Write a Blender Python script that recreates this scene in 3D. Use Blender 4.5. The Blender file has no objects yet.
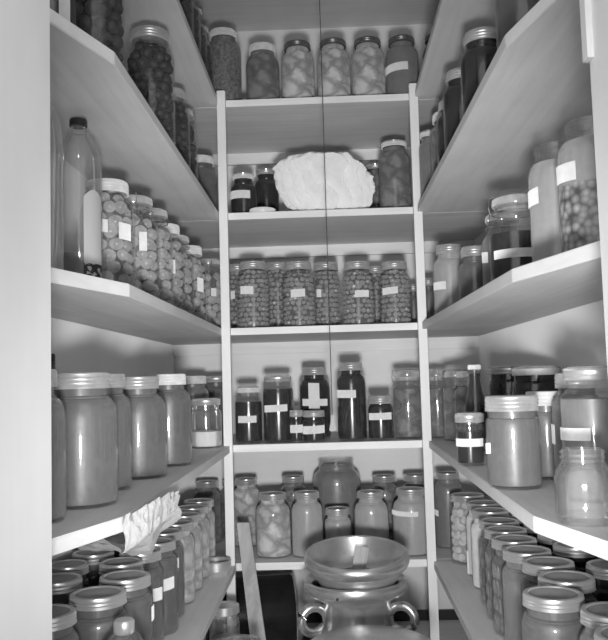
import bpy, bmesh, math, random
from mathutils import Vector, Matrix, noise
PI = math.pi
S = bpy.context.scene
C = S.collection
# ------------------------------------------------------------ camera
HC = 1.10                                   # lens height above the floor
cam_d = bpy.data.cameras.new('camera'); cam = bpy.data.objects.new('camera', cam_d); C.objects.link(cam)
cam_d.sensor_fit = 'HORIZONTAL'; cam_d.sensor_width = 36; cam_d.lens = 796.0 * 36 / 608; cam_d.clip_start = .02
rv = Vector((0.99916087, 0.02976678, -0.02813357)); uv = Vector((-0.02754447*0+0.02783, -0.07548526, 0.99668607)); fv = Vector((-0.02754447, 0.99670252, 0.07632423))
uv = rv.cross(fv).normalized(); rv = fv.cross(uv).normalized()
M = Matrix((( rv.x, uv.x, -fv.x, 0), (rv.y, uv.y, -fv.y, 0), (rv.z, uv.z, -fv.z, HC), (0, 0, 0, 1)))
cam.matrix_world = M
S.camera = cam
# ------------------------------------------------------------ world, flash, exposure
w = bpy.data.worlds.new('world'); S.world = w; w.use_nodes = True
w.node_tree.nodes['Background'].inputs[0].default_value = (1, 1, 1, 1)
w.node_tree.nodes['Background'].inputs[1].default_value = 1.3
fl = bpy.data.lights.new('flash', 'SPOT'); fl.energy = 142; fl.shadow_soft_size = .055
fl.spot_size = math.radians(52); fl.spot_blend = 1.0
flash = bpy.data.objects.new('flash', fl); C.objects.link(flash)
flash.location = (.015, -.03, HC - .165)
flash.rotation_euler = Vector((0, 2.4, .27)).to_track_quat('-Z', 'Y').to_euler()
flash.scale = (.95, 1.4, 1)          # a beam taller than it is wide
S.view_settings.view_transform = 'Standard'; S.view_settings.look = 'None'
S.view_settings.gamma = 1; S.view_settings.use_curve_mapping = False
S.view_settings.exposure = 0.0
try:
    S.cycles.use_denoising = True
    S.cycles.max_bounces = 10; S.cycles.transparent_max_bounces = 24
    S.cycles.sample_clamp_indirect = 4
except Exception: pass

# ------------------------------------------------------------ materials
MATS = {}
def newmat(name):
    m = bpy.data.materials.new(name); m.use_nodes = True; m.node_tree.nodes.clear(); MATS[name] = m
    return m, m.node_tree.nodes, m.node_tree.links
def grey(v): return (v, v, v, 1)
def simple(name, v, rough=.5, metal=0, spec=.5, var=0, scale=30, bump=0, bscale=60, voro=0, bd=.004):
    m, N, L = newmat(name)
    b = N.new('ShaderNodeBsdfPrincipled'); o = N.new('ShaderNodeOutputMaterial'); L.new(b.outputs[0], o.inputs[0])
    b.inputs['Base Color'].default_value = grey(v); b.inputs['Roughness'].default_value = rough
    b.inputs['Metallic'].default_value = metal; b.inputs['Specular IOR Level'].default_value = spec; b.inputs['Diffuse Roughness'].default_value = 1
    tc = N.new('ShaderNodeTexCoord')
    if var:
        if voro:
            n = N.new('ShaderNodeTexVoronoi'); n.inputs['Scale'].default_value = scale; out = n.outputs['Distance']
        else:
            n = N.new('ShaderNodeTexNoise'); n.inputs['Scale'].default_value = scale; n.inputs['Detail'].default_value = 5; out = n.outputs[0]
        L.new(tc.outputs['Object'], n.inputs['Vector'])
        r = N.new('ShaderNodeMapRange'); r.inputs[1].default_value = .3 if not voro else 0; r.inputs[2].default_value = .7 if not voro else .8
        r.inputs[3].default_value = max(0, v - var) if not voro else v + var; r.inputs[4].default_value = v + var if not voro else max(0, v - var)
        L.new(out, r.inputs[0]); L.new(r.outputs[0], b.inputs['Base Color'])
    if bump:
        n = N.new('ShaderNodeTexNoise'); n.inputs['Scale'].default_value = bscale; n.inputs['Detail'].default_value = 4
        L.new(tc.outputs['Object'], n.inputs['Vector'])
        bp = N.new('ShaderNodeBump'); bp.inputs['Strength'].default_value = bump; bp.inputs['Distance'].default_value = bd
        L.new(n.outputs[0], bp.inputs['Height']); L.new(bp.outputs[0], b.inputs['Normal'])
    return m
def wood(name, v, axis='Y', var=.08, rough=.55):
    # pale softwood: long streaks along one axis
    m, N, L = newmat(name)
    b = N.new('ShaderNodeBsdfPrincipled'); o = N.new('ShaderNodeOutputMaterial'); L.new(b.outputs[0], o.inputs[0])
    b.inputs['Roughness'].default_value = rough; b.inputs['Specular IOR Level'].default_value = .3; b.inputs['Diffuse Roughness'].default_value = 0
    tc = N.new('ShaderNodeTexCoord'); mp = N.new('ShaderNodeMapping'); L.new(tc.outputs['Object'], mp.inputs[0])
    sc = {'X': (1.2, 22, 22), 'Y': (22, 1.2, 22), 'Z': (22, 22, 1.2)}[axis]
    mp.inputs['Scale'].default_value = sc
    n = N.new('ShaderNodeTexNoise'); n.inputs['Scale'].default_value = 1.6; n.inputs['Detail'].default_value = 8; n.inputs['Roughness'].default_value = .62; n.inputs['Distortion'].default_value = .8
    L.new(mp.outputs[0], n.inputs['Vector'])
    r = N.new('ShaderNodeMapRange'); r.inputs[1].default_value = .25; r.inputs[2].default_value = .75; r.inputs[3].default_value = v - var; r.inputs[4].default_value = v + var
    L.new(n.outputs[0], r.inputs[0])
    n2 = N.new('ShaderNodeTexNoise'); n2.inputs['Scale'].default_value = 5; n2.inputs['Detail'].default_value = 3; L.new(tc.outputs['Object'], n2.inputs['Vector'])
    r2 = N.new('ShaderNodeMapRange'); r2.inputs[1].default_value = .3; r2.inputs[2].default_value = .7; r2.inputs[3].default_value = .93; r2.inputs[4].default_value = 1.05
    L.new(n2.outputs[0], r2.inputs[0])
    mu = N.new('ShaderNodeMath'); mu.operation = 'MULTIPLY'; L.new(r.outputs[0], mu.inputs[0]); L.new(r2.outputs[0], mu.inputs[1])
    L.new(mu.outputs[0], b.inputs['Base Color'])
    bp = N.new('ShaderNodeBump'); bp.inputs['Strength'].default_value = .15; bp.inputs['Distance'].default_value = .002
    L.new(n.outputs[0], bp.inputs['Height']); L.new(bp.outputs[0], b.inputs['Normal'])
    return m
def glass(name, tint=.98, haze=.045, hz=.6, cap=.22):
    # thin jar wall: clear, with a fresnel reflection and a little haze
    m, N, L = newmat(name)
    o = N.new('ShaderNodeOutputMaterial')
    t = N.new('ShaderNodeBsdfTransparent'); t.inputs[0].default_value = grey(tint)
    g = N.new('ShaderNodeBsdfGlossy'); g.inputs['Roughness'].default_value = .045; g.inputs[0].default_value = grey(1)
    d = N.new('ShaderNodeBsdfDiffuse'); d.inputs[0].default_value = grey(hz)
    fr = N.new('ShaderNodeFresnel'); fr.inputs[0].default_value = 1.5
    tc = N.new('ShaderNodeTexCoord')
    n = N.new('ShaderNodeTexNoise'); n.inputs['Scale'].default_value = 24; L.new(tc.outputs['Object'], n.inputs['Vector'])
    bp = N.new('ShaderNodeBump'); bp.inputs['Strength'].default_value = .12; bp.inputs['Distance'].default_value = .004
    L.new(n.outputs[0], bp.inputs['Height'])
    L.new(bp.outputs[0], g.inputs['Normal']); L.new(bp.outputs[0], fr.inputs['Normal'])
    a = N.new('ShaderNodeMixShader'); a.inputs[0].default_value = haze; L.new(t.outputs[0], a.inputs[1]); L.new(d.outputs[0], a.inputs[2])
    c = N.new('ShaderNodeMixShader'); mn = N.new('ShaderNodeMath'); mn.operation = 'MINIMUM'; mn.inputs[1].default_value = cap; L.new(fr.outputs[0], mn.inputs[0]); L.new(mn.outputs[0], c.inputs[0]); L.new(a.outputs[0], c.inputs[1]); L.new(g.outputs[0], c.inputs[2])
    L.new(c.outputs[0], o.inputs[0])
    return m
WV = .80
wood('wood_x', WV, 'X'); wood('wood_y', WV, 'Y'); wood('wood_z', WV, 'Z', .03)
wood('wall_boards', .78, 'X', .02); wood('ceiling_boards', .78, 'X', .07); wood('stick_wood', .36, 'Z', .16)
wood('jamb_paint', .86, 'Z', .012)
simple('plaster', .78, .7, var=.02, scale=6); simple('floor_paint', .2, .6, var=.04, scale=9)
simple('strip_black', .012, .35); simple('black_enamel', .015, .22, var=.006, scale=12)
glass('jar_glass'); glass('clear_glass', .93, .09, .6, .6); glass('ribbed_glass', .93, .07, .7, .7)
simple('lid_glass', .35, .12, spec=.8, var=.1, scale=40)
simple('zinc', .52, .38, .6, var=.1, scale=35, bump=.15, bscale=40)
simple('pale_zinc', .62, .6, .15, var=.06, scale=60, bump=.3, bscale=90)
simple('tin', .55, .3, .65, var=.06, scale=25)
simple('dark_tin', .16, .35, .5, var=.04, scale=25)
simple('lid_disc', .26, .45, .4, var=.04, scale=20)
simple('wire', .5, .3, .9)
simple('rubber', .3, .6)
simple('paper', .70, .7, var=.04, scale=80)
simple('can_metal', .66, .27, .88, var=.12, scale=14, bump=.3, bscale=18)
simple('black_cap', .015, .35)
simple('white_cap', .7, .4)
simple('towel_cloth', .80, .9, var=.03, scale=20, bump=.8, bscale=26, bd=.02)
simple('crumpled_paper', .68, .6, var=.05, scale=25, bump=.7, bscale=34, bd=.02)
simple('cord', .06, .7); simple('cord_bell', .5, .4)
# printed side label: pale with a dark printed band near its foot
m, N, L = newmat('bottle_label')
b_ = N.new('ShaderNodeBsdfPrincipled'); o_ = N.new('ShaderNodeOutputMaterial'); L.new(b_.outputs[0], o_.inputs[0]); b_.inputs['Roughness'].default_value = .7
tc_ = N.new('ShaderNodeTexCoord'); sp_ = N.new('ShaderNodeSeparateXYZ'); L.new(tc_.outputs['Object'], sp_.inputs[0])
n_ = N.new('ShaderNodeTexNoise'); n_.inputs['Scale'].default_value = 160; L.new(tc_.outputs['Object'], n_.inputs['Vector'])
g1 = N.new('ShaderNodeMath'); g1.operation = 'GREATER_THAN'; g1.inputs[1].default_value = .47; L.new(n_.outputs[0], g1.inputs[0])
g2 = N.new('ShaderNodeMath'); g2.operation = 'LESS_THAN'; g2.inputs[1].default_value = .046; L.new(sp_.outputs[2], g2.inputs[0])
g3 = N.new('ShaderNodeMath'); g3.operation = 'MULTIPLY'; L.new(g1.outputs[0], g3.inputs[0]); L.new(g2.outputs[0], g3.inputs[1])
r_ = N.new('ShaderNodeMapRange'); r_.inputs[3].default_value = .45; r_.inputs[4].default_value = .03; L.new(g3.outputs[0], r_.inputs[0]); L.new(r_.outputs[0], b_.inputs['Base Color'])
# jar fillings
def pieces(name, dark, light, scale, crack=.10):
    # overlapping soft fruit pieces pressed against the glass
    m, N, L = newmat(name)
    b = N.new('ShaderNodeBsdfPrincipled'); o = N.new('ShaderNodeOutputMaterial'); L.new(b.outputs[0], o.inputs[0])
    b.inputs['Roughness'].default_value = .45; b.inputs['Diffuse Roughness'].default_value = 1; b.inputs['Specular IOR Level'].default_value = .2
    tc = N.new('ShaderNodeTexCoord'); mp = N.new('ShaderNodeMapping'); L.new(tc.outputs['Object'], mp.inputs[0]); mp.inputs['Scale'].default_value = (1, 1, 1.35)
    n = N.new('ShaderNodeTexNoise'); n.inputs['Scale'].default_value = 22; L.new(mp.outputs[0], n.inputs['Vector'])
    mx = N.new('ShaderNodeVectorMath'); mx.operation = 'MULTIPLY_ADD'; L.new(n.outputs['Color'], mx.inputs[0]); mx.inputs[1].default_value = (.075, .075, .075); L.new(mp.outputs[0], mx.inputs[2])
    v = N.new('ShaderNodeTexVoronoi'); v.feature = 'DISTANCE_TO_EDGE'; v.inputs['Scale'].default_value = scale; L.new(mx.outputs[0], v.inputs['Vector'])
    v2 = N.new('ShaderNodeTexVoronoi'); v2.inputs['Scale'].default_value = scale; L.new(mx.outputs[0], v2.inputs['Vector'])
    r = N.new('ShaderNodeMapRange'); r.interpolation_type = 'SMOOTHSTEP'; r.inputs[1].default_value = 0; r.inputs[2].default_value = crack; r.inputs[3].default_value = dark; r.inputs[4].default_value = light
    L.new(v.outputs[0], r.inputs[0])
    s = N.new('ShaderNodeSeparateColor'); L.new(v2.outputs['Color'], s.inputs[0])
    r2 = N.new('ShaderNodeMapRange'); r2.inputs[3].default_value = .75; r2.inputs[4].default_value = 1.1; L.new(s.outputs[0], r2.inputs[0])
    mu = N.new('ShaderNodeMath'); mu.operation = 'MULTIPLY'; L.new(r.outputs[0], mu.inputs[0]); L.new(r2.outputs[0], mu.inputs[1]); L.new(mu.outputs[0], b.inputs['Base Color'])
    bp = N.new('ShaderNodeBump'); bp.inputs['Strength'].default_value = .35; bp.inputs['Distance'].default_value = .006; L.new(v.outputs[0], bp.inputs['Height']); L.new(bp.outputs[0], b.inputs['Normal'])
pieces('peach_light', .36, .62, 19, .30); pieces('peach_mid', .14, .25, 19, .30)
simple('sauce_pale', .38, .4, var=.02, scale=90)
simple('sauce', .12, .4, var=.015, scale=120, bump=.1, bscale=120)
simple('sauce_mid', .19, .4, var=.02, scale=70)
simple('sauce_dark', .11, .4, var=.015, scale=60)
simple('pale', .7, .5, var=.05, scale=70)
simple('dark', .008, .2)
simple('syrup_light', .34, .3); simple('syrup_mid', .12, .3); simple('syrup_dark', .008, .2); simple('syrup_grey', .11, .3)
simple('fruit_light', .58, .4, var=.05, scale=40); simple('fruit_mid', .2, .4, var=.03, scale=40)
simple('fruit_ball', .34, .3, var=.07, scale=60); simple('fruit_small', .28, .35, var=.03, scale=60); simple('fruit_dark', .018, .55, var=.010, scale=60)
simple('bean', .2, .5, var=.07, scale=110, bump=.6, bscale=110)
simple('chopped', .16, .5, var=.09, scale=120, bump=.7, bscale=130)
simple('cauliflower', .55, .6, var=.1, scale=60, bump=.3, bscale=80)
simple('powder', .8, .7); simple('strip_pale', .12, .4)
simple('mottled', .3, .5, var=.24, scale=90, voro=1, bump=.5, bscale=60)

# ------------------------------------------------------------ mesh helpers
def link(name, bm, mats, parent=None, smooth=True):
    me = bpy.data.meshes.new(name)
    bmesh.ops.recalc_face_normals(bm, faces=bm.faces)
    bm.to_mesh(me); bm.free()
    for m in (mats if isinstance(mats, (list, tuple)) else [mats]): me.materials.append(MATS[m])
    if smooth:
        for p in me.polygons: p.use_smooth = True
        try: me.set_sharp_from_angle(angle=math.radians(42))
        except Exception: pass
    return use(name, me, parent)
def use(name, me, parent=None):
    o = bpy.data.objects.new(name, me); C.objects.link(o)
    if parent: o.parent = parent
    return o
def empty(name, loc, rz=0):
    o = bpy.data.objects.new(name, None); C.objects.link(o); o.location = loc; o.rotation_euler = (0, 0, rz); o.empty_display_size = .03
    return o
def tag(o, label=None, cat=None, group=None, kind=None):
    if label: o['label'] = label
    if cat: o['category'] = cat
    if group: o['group'] = group
    if kind: o['kind'] = kind
    return o
def lathe(bm, prof, n=36, c=(0, 0, 0), cap=True, mi=0):
    rings = []
    for r, z in prof:
        if r < 1e-5: rings.append([bm.verts.new((c[0], c[1], c[2] + z))])
        else: rings.append([bm.verts.new((c[0] + r * math.cos(2 * PI * k / n), c[1] + r * math.sin(2 * PI * k / n), c[2] + z)) for k in range(n)])
    for a, b in zip(rings, rings[1:]):
        for k in range(n):
            k2 = (k + 1) % n
            if len(a) == 1 and len(b) == 1: continue
            if len(a) == 1: f = bm.faces.new((a[0], b[k], b[k2]))
            elif len(b) == 1: f = bm.faces.new((a[k], a[k2], b[0]))
            else: f = bm.faces.new((a[k], a[k2], b[k2], b[k]))
            f.material_index = mi
    return bm
def box(bm, x0, x1, y0, y1, z0, z1, mi=0):
    v = [bm.verts.new(p) for p in ((x0, y0, z0), (x1, y0, z0), (x1, y1, z0), (x0, y1, z0), (x0, y0, z1), (x1, y0, z1), (x1, y1, z1), (x0, y1, z1))]
    for f in ((0, 3, 2, 1), (4, 5, 6, 7), (0, 1, 5, 4), (1, 2, 6, 5), (2, 3, 7, 6), (3, 0, 4, 7)):
        bm.faces.new([v[i] for i in f]).material_index = mi
    return bm
def bevel(bm, w=.0015):
    bmesh.ops.bevel(bm, geom=list(bm.edges), offset=w, segments=2, affect='EDGES'); return bm
def prism(bm, pts, z0, z1):
    a = [bm.verts.new((x, y, z0)) for x, y in pts]; b = [bm.verts.new((x, y, z1)) for x, y in pts]; n = len(pts)
    bm.faces.new(a[::-1]); bm.faces.new(b)
    for k in range(n): bm.faces.new((a[k], a[(k + 1) % n], b[(k + 1) % n], b[k]))
    return bm
def tube(bm, pts, r, n=8, closed=False):
    pts = [Vector(p) for p in pts]; rings = []; m = len(pts)
    for i, p in enumerate(pts):
        a = pts[(i - 1) % m] if closed or i > 0 else p; b = pts[(i + 1) % m] if closed or i < m - 1 else p
        t = (b - a).normalized(); up = Vector((0, 0, 1)) if abs(t.z) < .9 else Vector((1, 0, 0))
        u = t.cross(up).normalized(); v = t.cross(u)
        rr = r[i] if isinstance(r, (list, tuple)) else r
        rings.append([bm.verts.new(p + (u * math.cos(2 * PI * k / n) + v * math.sin(2 * PI * k / n)) * rr) for k in range(n)])
    for i in range(m if closed else m - 1):
        A = rings[i]; B = rings[(i + 1) % m]
        for k in range(n): bm.faces.new((A[k], A[(k + 1) % n], B[(k + 1) % n], B[k]))
    if not closed: bm.faces.new(rings[0][::-1]); bm.faces.new(rings[-1])
    return bm

# ------------------------------------------------------------ the pantry
WL, WR, YB, YF = -.517, .507, 2.683, .62
ZC = HC + 1.2195
TH = .0195
def struct(name, bm, mat, smooth=False): return tag(link(name, bm, mat, smooth=smooth), kind='structure')
b = bmesh.new(); box(b, -1.6, 1.6, -1.2, YB + .1, -.05, 0); struct('floor', b, 'floor_paint')
b = bmesh.new(); box(b, WL - .1, WR + .1, YF, YB + .1, ZC, ZC + .05); struct('ceiling', b, 'ceiling_boards')
b = bmesh.new(); box(b, WL - .1, WL, YF, YB + .1, 0, ZC); struct('wall_left', b, 'plaster')
b = bmesh.new(); box(b, WR, WR + .1, YF, YB + .1, 0, ZC); struct('wall_right', b, 'plaster')
b = bmesh.new(); box(b, WL, WR, YB, YB + .1, 0, ZC)
struct('wall_back', b, 'wall_boards')
b = bmesh.new(); box(b, WL + .002, WR - .002, YB - .012, YB - .0005, .311, .343); struct('black_strip_back', b, 'strip_black')  # plain black strip low on the back wall, just above the lowest shelf
# front wall with the doorway the picture looks through
b = bmesh.new(); box(b, -1.6, -.42, .66, .78, 0, ZC); box(b, .42, 1.6, .66, .78, 0, ZC); box(b, -.42, .42, .66, .78, 2.08, ZC)
struct('wall_front', b, 'plaster')
b = bmesh.new(); box(b, -.42, -.2787, .60, .80, 0, 2.08); bevel(b, .003); struct('trim_1', b, 'jamb_paint')
b = bmesh.new(); box(b, .2765, .42, .60, .80, 0, 2.08); bevel(b, .003); struct('trim_2', b, 'jamb_paint')
b = bmesh.new(); box(b, .2705, .2765, .785, .80, HC + .316, 2.08); struct('trim_3', b, 'wood_z')

# cleats on the back wall under the shelves
LV = [None] + [HC + z for z in (0.8011, 0.4764, 0.1517, -0.1706, -0.4894, -0.79)]
for k in range(1, 6):
    b = bmesh.new(); z = LV[k] - TH; box(b, WL, WR, YB - .018, YB, z - .038, z); bevel(b, .001); struct('trim_%d' % (k + 3), b, 'wood_x')

# edges of the side shelves measured per level: left edge, left corner Y, right edge, right corner Y
ED = {1: (-.286, 1.09, .258, 1.09), 2: (-.290, 1.095, .263, 1.09), 3: (-.291, 1.17, .268, 1.14), 4: (-.272, 1.055, .243, .985), 5: (-.263, 1.07, .248, 1.0), 6: (-.262, 1.1, .27, 1.1)}
names = {1: 'top', 2: 'second', 3: 'third', 4: 'fourth', 5: 'fifth', 6: 'lowest'}
where = {1: 'under the ceiling', 2: 'with the white cloth bundle', 3: 'with jars of round fruit', 4: 'with small dark labelled jars', 5: 'just above the milk can', 6: 'with the black drum'}
for k in range(1, 7):
    z = LV[k]; el, cl, er, cr = ED[k]
    b = bmesh.new(); y0 = 2.2 if k < 6 else 2.02
    if k < 6:
        box(b, WL + .001, WR - .001, 2.2005, YB - .001, z - TH, z)
    else: box(b, WL + .001, WR - .001, y0, YB - .001, z - TH, z)
    bevel(b, .0012)
    tag(link('shelf_board', b, 'wood_x', smooth=False), 'pale wooden back shelf, %s from the ceiling, %s' % (('first', 'second', 'third', 'fourth', 'fifth', 'sixth')[k - 1], where[k]), 'shelf', 'wooden back shelves')
    if k == 6:
        b = bmesh.new(); prism(b, [(WL + .001, .85), (-.30, .85), (-.145, 1.3), (-.145, 2.019), (WL + .001, 2.019)], z - TH, z); bevel(b, .0012)
        tag(link('shelf_board', b, 'wood_y', smooth=False), 'lowest left shelf below the picture edge, carrying glass jars', 'shelf', 'wooden side shelves'); continue
    xe = el - .05 - (.16 if k == 3 else .16) * 0; sl = .32 if k != 3 else .28
    b = bmesh.new(); prism(b, [(WL + .001, .802), (el - (cl - .802) * sl, .802), (el, cl), (el if k != 3 else -.288, 2.2), (WL + .001, 2.2)], z - TH, z); bevel(b, .0012)
    tag(link('shelf_board', b, 'wood_y', smooth=False), 'left side shelf with clipped front corner, %s from the ceiling' % ('first', 'second', 'third', 'fourth', 'fifth')[k - 1], 'shelf', 'wooden side shelves')
    slr = .22
    b = bmesh.new(); prism(b, [(WR - .001, .802), (WR - .001, 2.2), (.262 if k in (2, 3) else .268, 2.2), (er, cr), (er + (cr - .802) * slr, .802)], z - TH, z); bevel(b, .0012)
    tag(link('shelf_board', b, 'wood_y', smooth=False), 'right side shelf with clipped front corner, %s from the ceiling' % ('first', 'second', 'third', 'fourth', 'fifth')[k - 1], 'shelf', 'wooden side shelves')
for x, s in ((-.2884, 'left'), (.2518 - .0, 'right')):
    b = bmesh.new(); box(b, x, x + .0235, 2.178, 2.199, 0, HC + .822); bevel(b, .0015)
    tag(link('shelf_post', b, 'wood_z', smooth=False), 'slim pale wooden upright at the %s end of the back shelves' % s, 'post', 'shelf posts')

# ------------------------------------------------------------ jars
CACHE = {}
def cached(key, name, build, mats, parent, smooth=True):
    if key in CACHE: return use(name, CACHE[key], parent)
    b = bmesh.new(); build(b); o = link(name, b, mats, parent, smooth); CACHE[key] = o.data
    return o
def body_profile(R, h, rm, lid):
    # from the foot to the shoulder to the neck; h is the height up to the mouth
    hs = max(h - .029 - max(1.9 * (R - rm), .014), h * .52)      # where the shoulder starts
    hn = min(h - .021, h - .029 if h > .12 else h - .018)                                               # foot of the neck
    p = [(0, .003), (R * .80, .003), (R * .84, 0), (R * .93, .0008), (R * .985, .006), (R, .014), (R, hs)]
    for t in (.2, .4, .6, .8, 1): p.append((rm + .003 + (R - rm - .003) * math.cos(t * PI / 2) ** 1.1, hs + (hn - hs) * math.sin(t * PI / 2)))
    p += [(rm + .0035, hn + .002), (rm, hn + .004), (rm, h - .002), (rm - .002, h)]
    return p, hs
def inner(prof, g, zt):
    out = []
    for r, z in prof:
        if z > zt: break
        out.append((max(r - g, 0), max(z, .005)))
    r = out[-1][0]
    return out + [(r, zt), (0, zt)]
def rad_at(prof, z):
    for (r0, z0), (r1, z1) in zip(prof[3:], prof[4:]):
        if z0 <= z <= z1: return r0 + (r1 - r0) * (z - z0) / max(z1 - z0, 1e-6)
    return prof[-1][0]
FILL = {  # material list, ball radius (None = smooth), squash, packing
    'sauce': (['sauce'], None), 'sauce_pale': (['sauce_pale'], None), 'sauce_mid': (['sauce_mid'], None), 'sauce_dark': (['sauce_dark'], None), 'pale': (['pale'], None),
    'dark': (['dark'], None), 'chopped': (['chopped'], None), 'beans': (['syrup_grey', 'bean'], (.006, 3.2)), 'crystals': (['powder'], None),
    'halves': (['peach_light'], None), 'halves_mid': (['peach_mid'], None),
    'balls': (['syrup_grey', 'fruit_ball'], (.0135, 1)), 'smallballs': (['syrup_grey', 'fruit_small'], (.0085, 1)),
    'darkfruit': (['syrup_dark', 'fruit_dark'], (.0125, 1)), 'chunks': (['syrup_light', 'cauliflower'], (.012, .9)),
    'darkstrips': (['dark', 'strip_pale'], 'strips'), 'chunky_top': (['sauce_pale', 'mottled'], 'band'), 'empty': None}
def build_fill(bm, cont, prof, top, seed):
    mats, ball = FILL[cont]; rnd = random.Random(seed)
    g = .0016
    if isinstance(ball, tuple): g = .003 + ball[0] * {'beans': .5, 'halves': .28, 'halves_mid': .28}.get(cont, 1.0)
    lathe(bm, inner(prof, g, top - (.004 if isinstance(ball, tuple) else 0)), 28)
    if isinstance(ball, tuple):
        rb, sq = ball; rbz = rb * (sq if cont == 'beans' else 1)
        z = .006 + rbz; row = 0
        while z < top - rb * .5:
            R = rad_at(prof, min(z + rb * .3, top)) - .0022 - rb * (.62 if cont.startswith('halves') else 1)
            if R < rb * .5: break
            n = max(4, int(2 * PI * R / (rb * 1.84)))
            for k in range(n):
                a = 2 * PI * (k + (row % 2) * .5 + rnd.uniform(-.16, .16)) / n
                s = rb * rnd.uniform(.86, 1.06)
                zz = z + rnd.uniform(-.25, .25) * rb
                if rnd.random() < .04: continue
                if cont.startswith('halves'):
                    sc = Matrix.Diagonal((s * rnd.uniform(.9, 1.2), s * rnd.uniform(.5, .62), s * rnd.uniform(.8, 1.2), 1))
                elif cont == 'beans': sc = Matrix.Diagonal((s, s, s * sq, 1))
                elif cont == 'chunks': sc = Matrix.Diagonal((s * rnd.uniform(.7, 1.2), s * .9, s * rnd.uniform(.7, 1.2), 1))
                else: sc = Matrix.Diagonal((s, s, s * rnd.uniform(.88, 1), 1))
                mt = Matrix.Translation((R * math.cos(a), R * math.sin(a), zz)) @ Matrix.Rotation(a + PI / 2, 4, 'Z') @ Matrix.Rotation(rnd.uniform(-.35, .35) * (0.4 if cont == 'beans' else 1), 4, 'Y') @ sc
                r = bmesh.ops.create_icosphere(bm, subdivisions=2 if rb > .01 else 1, radius=1, matrix=mt)
                for v in r['verts']:
                    for f in v.link_faces: f.material_index = 1
            z += rbz * (1.6 if not cont.startswith('halves') else 1.9); row += 1
    elif ball == 'strips':
        R = rad_at(prof, .05) - .0018
        for k in range(5):
            a = -PI / 2 + .25 + k * .22
            pts = [(R * math.cos(a - .25 + .09 * t), R * math.sin(a - .25 + .09 * t), .02 + .016 * t) for t in range(5)]
            tube(bm, pts, .0016, 6)
            bm.faces.ensure_lookup_table()
        for f in bm.faces:
            pass
    elif ball == 'band':
        lathe(bm, [(rad_at(prof, .05) - .0009, .012), (rad_at(prof, .05) - .0009, .112), (rad_at(prof, .05) - .006, .118)], 28, mi=1)
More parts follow.
